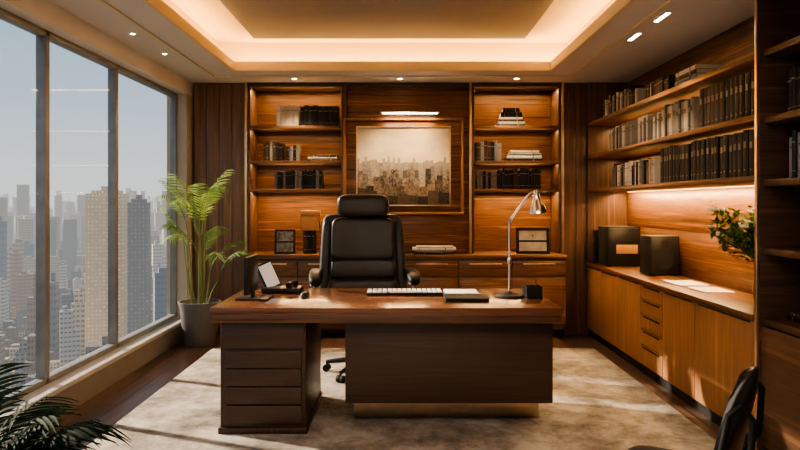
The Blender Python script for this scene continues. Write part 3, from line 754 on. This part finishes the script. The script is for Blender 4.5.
PX, PY = -1.93, 6.17
pp = thing('potted_palm', 'tall areca palm in a tapered grey pot by the window', 'potted plant', (PX, PY, 0))
MB().lathe([(0.145, 0), (0.15, 0.01), (0.185, 0.36), (0.20, 0.40), (0.20, 0.415), (0.184, 0.415), (0.176, 0.37), (0.166, 0.35)], seg=40).finish('pot', potm, pp)
MB().lathe([(0.166, 0.355), (0.174, 0.37), (0.05, 0.38)], seg=24).finish('soil', soil, pp)
lim = (-2.23, -1.3, 5.2, 6.57, PX, PY)
for i in range(9):
    a = 2*pi*i/9+R.uniform(-.2, .2); r = R.uniform(0.02, 0.08)
    lean = R.uniform(0.03, 0.11)
    zt = 0.62+0.08*i
    top = (math.cos(a)*(r+lean), math.sin(a)*(r+lean), zt)
    MB().tube([(r*math.cos(a), r*math.sin(a), 0.37), (math.cos(a)*(r+lean*.4), math.sin(a)*(r+lean*.4), 0.5), top], [0.009, 0.007, 0.004], 8).finish('stem', stemm, pp)
    for k in range(2 if i % 2 else 1):
        az = a+R.uniform(-0.6, 0.6)
        if math.sin(az) > 0.3: az = -az
        ln = R.uniform(0.40, 0.52) if abs(math.cos(az)) > 0.6 else R.uniform(0.42, 0.6)
        frond(pp, top, az, ln, R.uniform(0.7, 1.35), R.uniform(1.1, 1.9), leaf_a, 15, 0.16, 0.0055, 0.004, lim=lim, sag=0.3)
for i in range(6):
    az = [-2.6, -0.3, -1.3, -0.8, -2.9, -1.9][i]
    frond(pp, (0.02*math.cos(az), 0.02*math.sin(az), 1.05), az, R.uniform(0.58, 0.74), R.uniform(1.2, 1.5), R.uniform(0.8, 1.4), leaf_a, 16, 0.16, 0.0055, 0.004, lim=lim, sag=0.3)
MB().tube([(0, 0, 0.37), (0.01, 0, 0.7), (0, 0, 1.06)], [0.013, 0.011, 0.007], 8).finish('stem', stemm, pp)

fp = thing('potted_fern', 'dark low palm with arching fronds in a black pot', 'potted plant', (-1.45, 2.10, ZR))
MB().lathe([(0.12, 0), (0.125, 0.01), (0.16, 0.28), (0.165, 0.30), (0.15, 0.30), (0.145, 0.27)], seg=32).finish('pot', blackmat, fp)
MB().lathe([(0.13, 0.25), (0.147, 0.265), (0.04, 0.28)], seg=24).finish('soil', soil, fp)
for i in range(26):
    az = 2*pi*i/26+R.uniform(-.15, .15)
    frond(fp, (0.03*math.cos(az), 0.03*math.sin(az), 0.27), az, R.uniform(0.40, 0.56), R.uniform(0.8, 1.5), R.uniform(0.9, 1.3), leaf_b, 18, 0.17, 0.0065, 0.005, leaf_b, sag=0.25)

# ------------------------------------------------------------------ downlights
def downlight(x, y, z=ZC, r=0.035, power=25, ang=1.3, rect=False):
    o = thing('ceiling_downlight', 'small recessed warm ceiling downlight', 'ceiling light', (x, y, z), group='recessed downlights')
    if rect:
        m = MB(); m.box(-0.022, 0.022, -0.12, 0.12, -0.008, 0.0, 0.002); m.finish('housing', plaster, o)
        MB().box(-0.014, 0.014, -0.10, 0.10, -0.0095, -0.0075).finish('lens', ledspot, o)
    else:
        MB().lathe([(r, -0.006), (r*1.35, -0.004), (r*1.4, 0.0), (r, 0.0)], seg=24).finish('housing', plaster, o)
        MB().lathe([(r*0.85, -0.0075), (r*0.9, -0.006)], seg=20).finish('lens', ledspot, o)
    ld = bpy.data.lights.new('downlight_spot', 'SPOT'); ld.energy = power; ld.spot_size = ang; ld.spot_blend = 0.6; ld.color = (1, 0.76, 0.47); ld.shadow_soft_size = 0.03
    lo = bpy.data.objects.new('downlight_spot', ld); COL.objects.link(lo); lo.parent = o; lo.location = (0, 0, -0.02)
for x in (-1.05, 0.0, 1.16): downlight(x, 6.36, power=60, ang=1.5, r=0.025)
for y in (4.75, 4.25): downlight(1.74, y, rect=True, power=45)
for y in (4.67, 5.3): downlight(-1.95, y, power=6, r=0.018)

def area(x, y, z, sx, sy, power, rot, col=(1, 0.58, 0.235)):
    ld = bpy.data.lights.new('led_and_fill_area', 'AREA'); ld.shape = 'RECTANGLE'; ld.size = sx; ld.size_y = sy; ld.energy = power; ld.color = col
    lo = bpy.data.objects.new('led_and_fill_area', ld); COL.objects.link(lo); lo.location = (x, y, z); lo.rotation_euler = rot
    return lo
zc = ZC+0.06
CC = (1, 0.54, 0.165)
area(0, 6.06, zc, 3.1, 0.05, 17, (pi+0.0, 0, 0), CC); area(0, 0.3, zc, 3.1, 0.05, 14, (pi, 0, 0), CC)
area(-1.66, 3.2, zc, 0.05, 5.6, 28, (pi, 0, 0), CC); area(1.52, 3.2, zc, 0.05, 5.6, 28, (pi, 0, 0), CC)
for x0, x1 in ((-1.54, -0.61), (0.77, 1.63)):
    cx = (x0+x1)/2; W = x1-x0-0.1
    for z in (2.12, 1.76, 1.47): area(cx, 6.75, z-0.002, W, 0.05, 3.4 if z > 1.5 else 9, (-0.15, 0, 0))
    area(cx, 6.74, 2.55, W, 0.05, 6.8, (-0.1, 0, 0))
for z, p, wd in ((2.14, 11, 0.10), (1.805, 8, 0.12), (1.47, 42, 0.04)):
    area(2.22, 5.05, z-0.008, wd, 2.9, p, (0, -0.0 if wd > 0.05 else -0.2, 0))
area(0.10, 6.46, 2.262, 0.5, 0.02, 7, (-0.35, 0, 0))
area(0, 1.0, 2.55, 2.0, 1.0, 54, (0, 0, 0), (1, 0.86, 0.71))  # added fill light above the view, no fitting belongs to it

# ------------------------------------------------------------------ sun + world
sd = bpy.data.lights.new('sun', 'SUN'); sd.energy = 11; sd.angle = 0.03; sd.color = (1, 0.82, 0.61)
so = bpy.data.objects.new('sun', sd); COL.objects.link(so)
so.rotation_euler = Vector((0.84, -0.33, -0.44)).to_track_quat('-Z', 'Y').to_euler()
w = bpy.data.worlds.new('hazy_sky'); scene.world = w; w.use_nodes = True
nt = w.node_tree; bg = nt.nodes['Background']
tc = N(nt, 'ShaderNodeTexCoord'); sx = N(nt, 'ShaderNodeSeparateXYZ'); nt.links.new(tc.outputs['Generated'], sx.inputs[0])
r = ramp(nt, [(0.48, (0.50, 0.49, 0.46)), (0.52, (0.50, 0.51, 0.50)), (0.58, (0.34, 0.41, 0.47)), (0.68, (0.20, 0.285, 0.37))])
mr = N(nt, 'ShaderNodeMapRange'); mr.inputs['From Min'].default_value = -1; mr.inputs['From Max'].default_value = 1
nt.links.new(sx.outputs['Z'], mr.inputs['Value']); nt.links.new(mr.outputs[0], r.inputs['Fac']); nt.links.new(r.outputs[0], bg.inputs['Color'])
bg.inputs['Strength'].default_value = 1.15

# ------------------------------------------------------------------ city outside (real buildings, far below)
def citymat(name, wall, win, bw=3.2, bh=3.4, mort=0.9, island=False):
    m, nt, b = newmat(name)
    tc = N(nt, 'ShaderNodeTexCoord'); sx = N(nt, 'ShaderNodeSeparateXYZ'); nt.links.new(tc.outputs['Object'], sx.inputs[0])
    ad = N(nt, 'ShaderNodeMath', operation='ADD'); nt.links.new(sx.outputs['X'], ad.inputs[0]); nt.links.new(sx.outputs['Y'], ad.inputs[1])
    cb = N(nt, 'ShaderNodeCombineXYZ'); nt.links.new(ad.outputs[0], cb.inputs[0]); nt.links.new(sx.outputs['Z'], cb.inputs[1])
    br = N(nt, 'ShaderNodeTexBrick', offset=0.0); br.inputs['Scale'].default_value = 1; br.inputs['Brick Width'].default_value = bw; br.inputs['Row Height'].default_value = bh
    br.inputs['Mortar Size'].default_value = mort; br.inputs['Mortar Smooth'].default_value = 0.1
    br.inputs['Color1'].default_value = (*win, 1); br.inputs['Color2'].default_value = (*[x*1.8 for x in win], 1); br.inputs['Mortar'].default_value = (*wall, 1)
    nt.links.new(cb.outputs[0], br.inputs['Vector'])
    g = N(nt, 'ShaderNodeNewGeometry'); sn = N(nt, 'ShaderNodeSeparateXYZ'); nt.links.new(g.outputs['Normal'], sn.inputs[0])
    rf = N(nt, 'ShaderNodeMath', operation='GREATER_THAN'); rf.inputs[1].default_value = 0.5; nt.links.new(sn.outputs['Z'], rf.inputs[0])
    mx = N(nt, 'ShaderNodeMix', data_type='RGBA'); nt.links.new(rf.outputs[0], mx.inputs[0]); nt.links.new(br.outputs['Color'], mx.inputs[6])
    rm = sum(wall)/3*0.32
    mx.inputs[7].default_value = (rm*1.08, rm, rm*0.9, 1)
    if island:
        cr = ramp(nt, [(0.0, (0.85, 0.52, 0.36)), (0.12, (1.05, 0.82, 0.58)), (0.32, (0.4, 0.38, 0.37)), (0.46, (1.3, 1.15, 1.0)), (0.62, (0.75, 0.62, 0.5)), (0.78, (1.6, 1.5, 1.35)), (0.88, (0.25, 0.34, 0.16))])
        cr.color_ramp.interpolation = 'CONSTANT'
        sc2 = N(nt, 'ShaderNodeMix', data_type='RGBA', blend_type='MULTIPLY'); sc2.inputs[0].default_value = 1; sc2.inputs[7].default_value = (*wall, 1)
        sc3 = N(nt, 'ShaderNodeMix', data_type='RGBA', blend_type='MULTIPLY'); sc3.inputs[0].default_value = 1; sc3.inputs[7].default_value = (0.5, 0.5, 0.5, 1)
        nt.links.new(g.outputs['Random Per Island'], cr.inputs['Fac'])
        nt.links.new(cr.outputs[0], sc2.inputs[6]); nt.links.new(sc2.outputs[2], br.inputs['Mortar']); nt.links.new(sc2.outputs[2], sc3.inputs[6]); nt.links.new(sc3.outputs[2], mx.inputs[7])
    painted_haze(nt, b, mx.outputs[2]); return m
def painted_haze(nt, b, colsock):  # aerial haze painted into the material: pale emission mixed in with distance
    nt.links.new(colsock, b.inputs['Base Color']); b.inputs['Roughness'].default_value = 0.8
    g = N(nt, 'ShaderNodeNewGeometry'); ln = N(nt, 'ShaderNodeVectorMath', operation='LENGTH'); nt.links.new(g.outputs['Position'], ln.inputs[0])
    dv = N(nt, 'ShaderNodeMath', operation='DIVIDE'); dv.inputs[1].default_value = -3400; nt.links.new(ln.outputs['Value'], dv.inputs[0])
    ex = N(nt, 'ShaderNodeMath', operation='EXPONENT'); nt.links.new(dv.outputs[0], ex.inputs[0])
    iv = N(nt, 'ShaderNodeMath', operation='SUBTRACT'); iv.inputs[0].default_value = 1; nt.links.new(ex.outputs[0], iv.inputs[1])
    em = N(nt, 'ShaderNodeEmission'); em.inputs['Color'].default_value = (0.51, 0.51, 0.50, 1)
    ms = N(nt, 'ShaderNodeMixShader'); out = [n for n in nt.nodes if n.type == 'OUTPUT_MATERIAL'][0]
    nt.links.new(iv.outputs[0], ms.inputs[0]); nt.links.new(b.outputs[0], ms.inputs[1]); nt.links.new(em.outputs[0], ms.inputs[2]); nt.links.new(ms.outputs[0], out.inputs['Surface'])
GZ = -150
kinds = []
k8 = 0.75
specs = [('beige', (0.52, 0.40, 0.28), (0.07, 0.07, 0.08)), ('grey', (0.32, 0.31, 0.30), (0.05, 0.06, 0.08)), ('white', (0.68, 0.61, 0.53), (0.10, 0.11, 0.13)),
         ('brown', (0.28, 0.19, 0.13), (0.05, 0.05, 0.06)), ('bluish glass', (0.16, 0.21, 0.26), (0.08, 0.11, 0.15)), ('pale concrete', (0.54, 0.47, 0.39), (0.09, 0.09, 0.10)),
         ('tan', (0.46, 0.28, 0.17), (0.07, 0.05, 0.05)), ('dark grey', (0.14, 0.15, 0.16), (0.04, 0.05, 0.07))]
for i, (nm, wl, wn) in enumerate(specs):
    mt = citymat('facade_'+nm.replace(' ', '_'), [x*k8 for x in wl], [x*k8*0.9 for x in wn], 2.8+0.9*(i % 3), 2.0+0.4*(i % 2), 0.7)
    m = MB(); H = 30
    if i % 4 == 0: m.box(-10, 10, -8, 8, 0, H).box(-6, 3, -5, 4, H, H+2).box(-10.4, 10.4, -8.4, 8.4, H-0.8, H+0.4)
    elif i % 4 == 1: m.box(-9, 9, -9, 9, 0, H*0.8).box(-6.5, 6.5, -6.5, 6.5, H*0.8, H).box(-2, 2, -2, 2, H, H+2)
    elif i % 4 == 2: m.box(-11, 4, -7, 7, 0, H).box(4, 11, -7, 7, 0, H*0.7).box(-8, -3, -3, 3, H, H+2)
    else: m.box(-12, 12, -6, 6, 0, H*0.6).box(-5, 9, -5, 5, H*0.6, H*0.9).box(5, 8, -2, 2, H*0.9, H)
    o = m.finish('template', mt, origin=(0, 0, 0), smooth=False); COL.objects.unlink(o)
    kinds.append((nm, o))
cell = 36; cnt = 0
TOW = Vector((-274, 600))
yy = 400
low = MB()
def blk(mb, px, py, a, b2, h, r=0.25):
    c, s = math.cos(r), math.sin(r); vs = []
    for z in (GZ, GZ+h):
        for (u, w2) in ((-a, -b2), (a, -b2), (a, b2), (-a, b2)):
            vs.append((px+u*c-w2*s, py+u*s+w2*c, z))
    mb._add(vs, [[0, 1, 5, 4], [1, 2, 6, 5], [2, 3, 7, 6], [3, 0, 4, 7], [4, 5, 6, 7]])
while yy < 1180:
    xx = -0.72*yy
    while xx < -0.31*yy:
        px, py = xx+R.uniform(-4, 4), yy+R.uniform(-4, 4)
        if (Vector((px, py))-TOW).length > 46 and R.random() < 0.95 and cnt < 298:
            nm, k = R.choice(kinds); o = k.copy(); COL.objects.link(o); o.name = 'building'
            o.location = (px, py, GZ)
            if yy < 590: h = R.choice([0.4, 0.6, 0.8, 1.1, 1.5, 2.0])
            else: h = R.choice([0.5, 0.7, 0.9, 1.2, 1.6, 2.1, 2.8])
            if R.random() < 0.06 and yy > 700: h *= 1.5
            sc = R.uniform(0.6, 1.05)
            o.scale = (sc, sc*R.uniform(0.9, 1.1), h); o.rotation_euler = (0, 0, R.choice([0, pi/2])+R.choice([0.25, 0.25, 0.5]))
            o['label'] = '%s %s city building in the hazy distance' % ('tall' if h > 1.5 else 'low', nm); o['category'] = 'building'; o['group'] = 'city buildings outside the windows'
            cnt += 1
        for k in range(4):
            bxp, byp = xx+18+R.uniform(-6, 6), yy+R.choice([0, 18])+R.uniform(-5, 5)
            if (Vector((bxp, byp))-TOW).length > 32: blk(low, bxp, byp, R.uniform(3, 5), R.uniform(3, 5), R.uniform(6, 20))
        xx += cell
    yy += cell
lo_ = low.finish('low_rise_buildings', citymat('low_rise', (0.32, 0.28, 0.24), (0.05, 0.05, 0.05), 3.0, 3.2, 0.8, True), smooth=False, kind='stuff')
lo_['label'] = 'crowd of small low houses and blocks between the towers'; lo_['category'] = 'buildings'
def tower(loc, wx, wy, H, wall, win, label, nx=9, ny=7):
    t = thing('tower_building', label, 'building', (loc[0], loc[1], GZ), 0.25)
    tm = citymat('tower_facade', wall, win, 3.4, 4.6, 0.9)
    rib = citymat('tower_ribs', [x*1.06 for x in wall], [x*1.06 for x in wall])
    MB().box(-wx, wx, -wy, wy, 0, H).finish('body', tm, t, origin=(0, 0, 0), smooth=False)
    m = MB()
    for i in range(nx):
        x = -wx+i*2*wx/(nx-1); m.box(x-0.5, x+0.5, -wy-0.6, wy+0.6, 0, H+2)
    for i in range(ny):
        y = -wy+i*2*wy/(ny-1); m.box(-wx-0.6, wx+0.6, y-0.5, y+0.5, 0, H+2)
    m.finish('ribs', rib, t, origin=(0, 0, 0), smooth=False)
    MB().box(-wx*.75, wx*.75, -wy*.7, wy*.7, H, H+5).box(-wx*.3, wx*.3, -wy*.4, wy*.4, H+5, H+9).finish('crown', rib, t, origin=(0, 0, 0), smooth=False)
tower(TOW, 16, 13, 158, (0.78, 0.52, 0.29), (0.10, 0.065, 0.045), 'tall tan office tower with vertical ribs above the city')
tower((-238, 584), 8, 9, 150, (0.20, 0.17, 0.15), (0.05, 0.05, 0.055), 'slim dark grey-brown tower beside the tan tower', 5, 5)
far = MB()
yy = 1230
while yy < 6500:
    xx = -0.76*yy; st2 = 38 if yy < 2300 else 70
    while xx < -0.30*yy:
        if R.random() < 0.88:
            px, py = xx+R.uniform(-12, 12), yy+R.uniform(-12, 12)
            h = R.choice([15, 22, 32, 45, 60, 85, 120])
            if R.random() < 0.05: h = R.uniform(150, 150+min(75, yy*0.03))
            blk(far, px, py, R.uniform(6, 14), R.uniform(6, 14), h, R.choice([0.25, 0.6]))
        xx += st2
    yy += st2
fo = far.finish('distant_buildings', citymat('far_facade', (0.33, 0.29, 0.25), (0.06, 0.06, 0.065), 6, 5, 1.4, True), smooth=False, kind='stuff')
fo['label'] = 'mass of hazy pale high-rise blocks out to the horizon'; fo['category'] = 'buildings'
gm, nt, b = newmat('city_ground')
tc = N(nt, 'ShaderNodeTexCoord'); no = N(nt, 'ShaderNodeTexNoise'); no.inputs['Scale'].default_value = 0.012; no.inputs['Detail'].default_value = 8
nt.links.new(tc.outputs['Object'], no.inputs['Vector'])
r = ramp(nt, [(0.4, (0.025, 0.04, 0.018)), (0.5, (0.05, 0.05, 0.045)), (0.62, (0.09, 0.085, 0.08))]); nt.links.new(no.outputs['Fac'], r.inputs['Fac'])
painted_haze(nt, b, r.outputs[0])
m = MB(); m._add([(-12000, -3000, GZ), (3000, -3000, GZ), (3000, 14000, GZ), (-12000, 14000, GZ)], [[0, 1, 2, 3]])
g = m.finish('ground', gm, kind='structure')
for o in [o for o in bpy.data.objects if o.name.startswith('template')]: bpy.data.objects.remove(o)

# ------------------------------------------------------------------ camera
cd = bpy.data.cameras.new('camera'); co = bpy.data.objects.new('camera', cd); COL.objects.link(co)
co.location = (0, 0, 1.36); co.rotation_euler = (pi/2, 0, 0)
cd.sensor_width = 36; cd.lens = 28.8; cd.shift_y = -22/800; cd.clip_end = 20000; cd.clip_start = 0.05
scene.camera = co
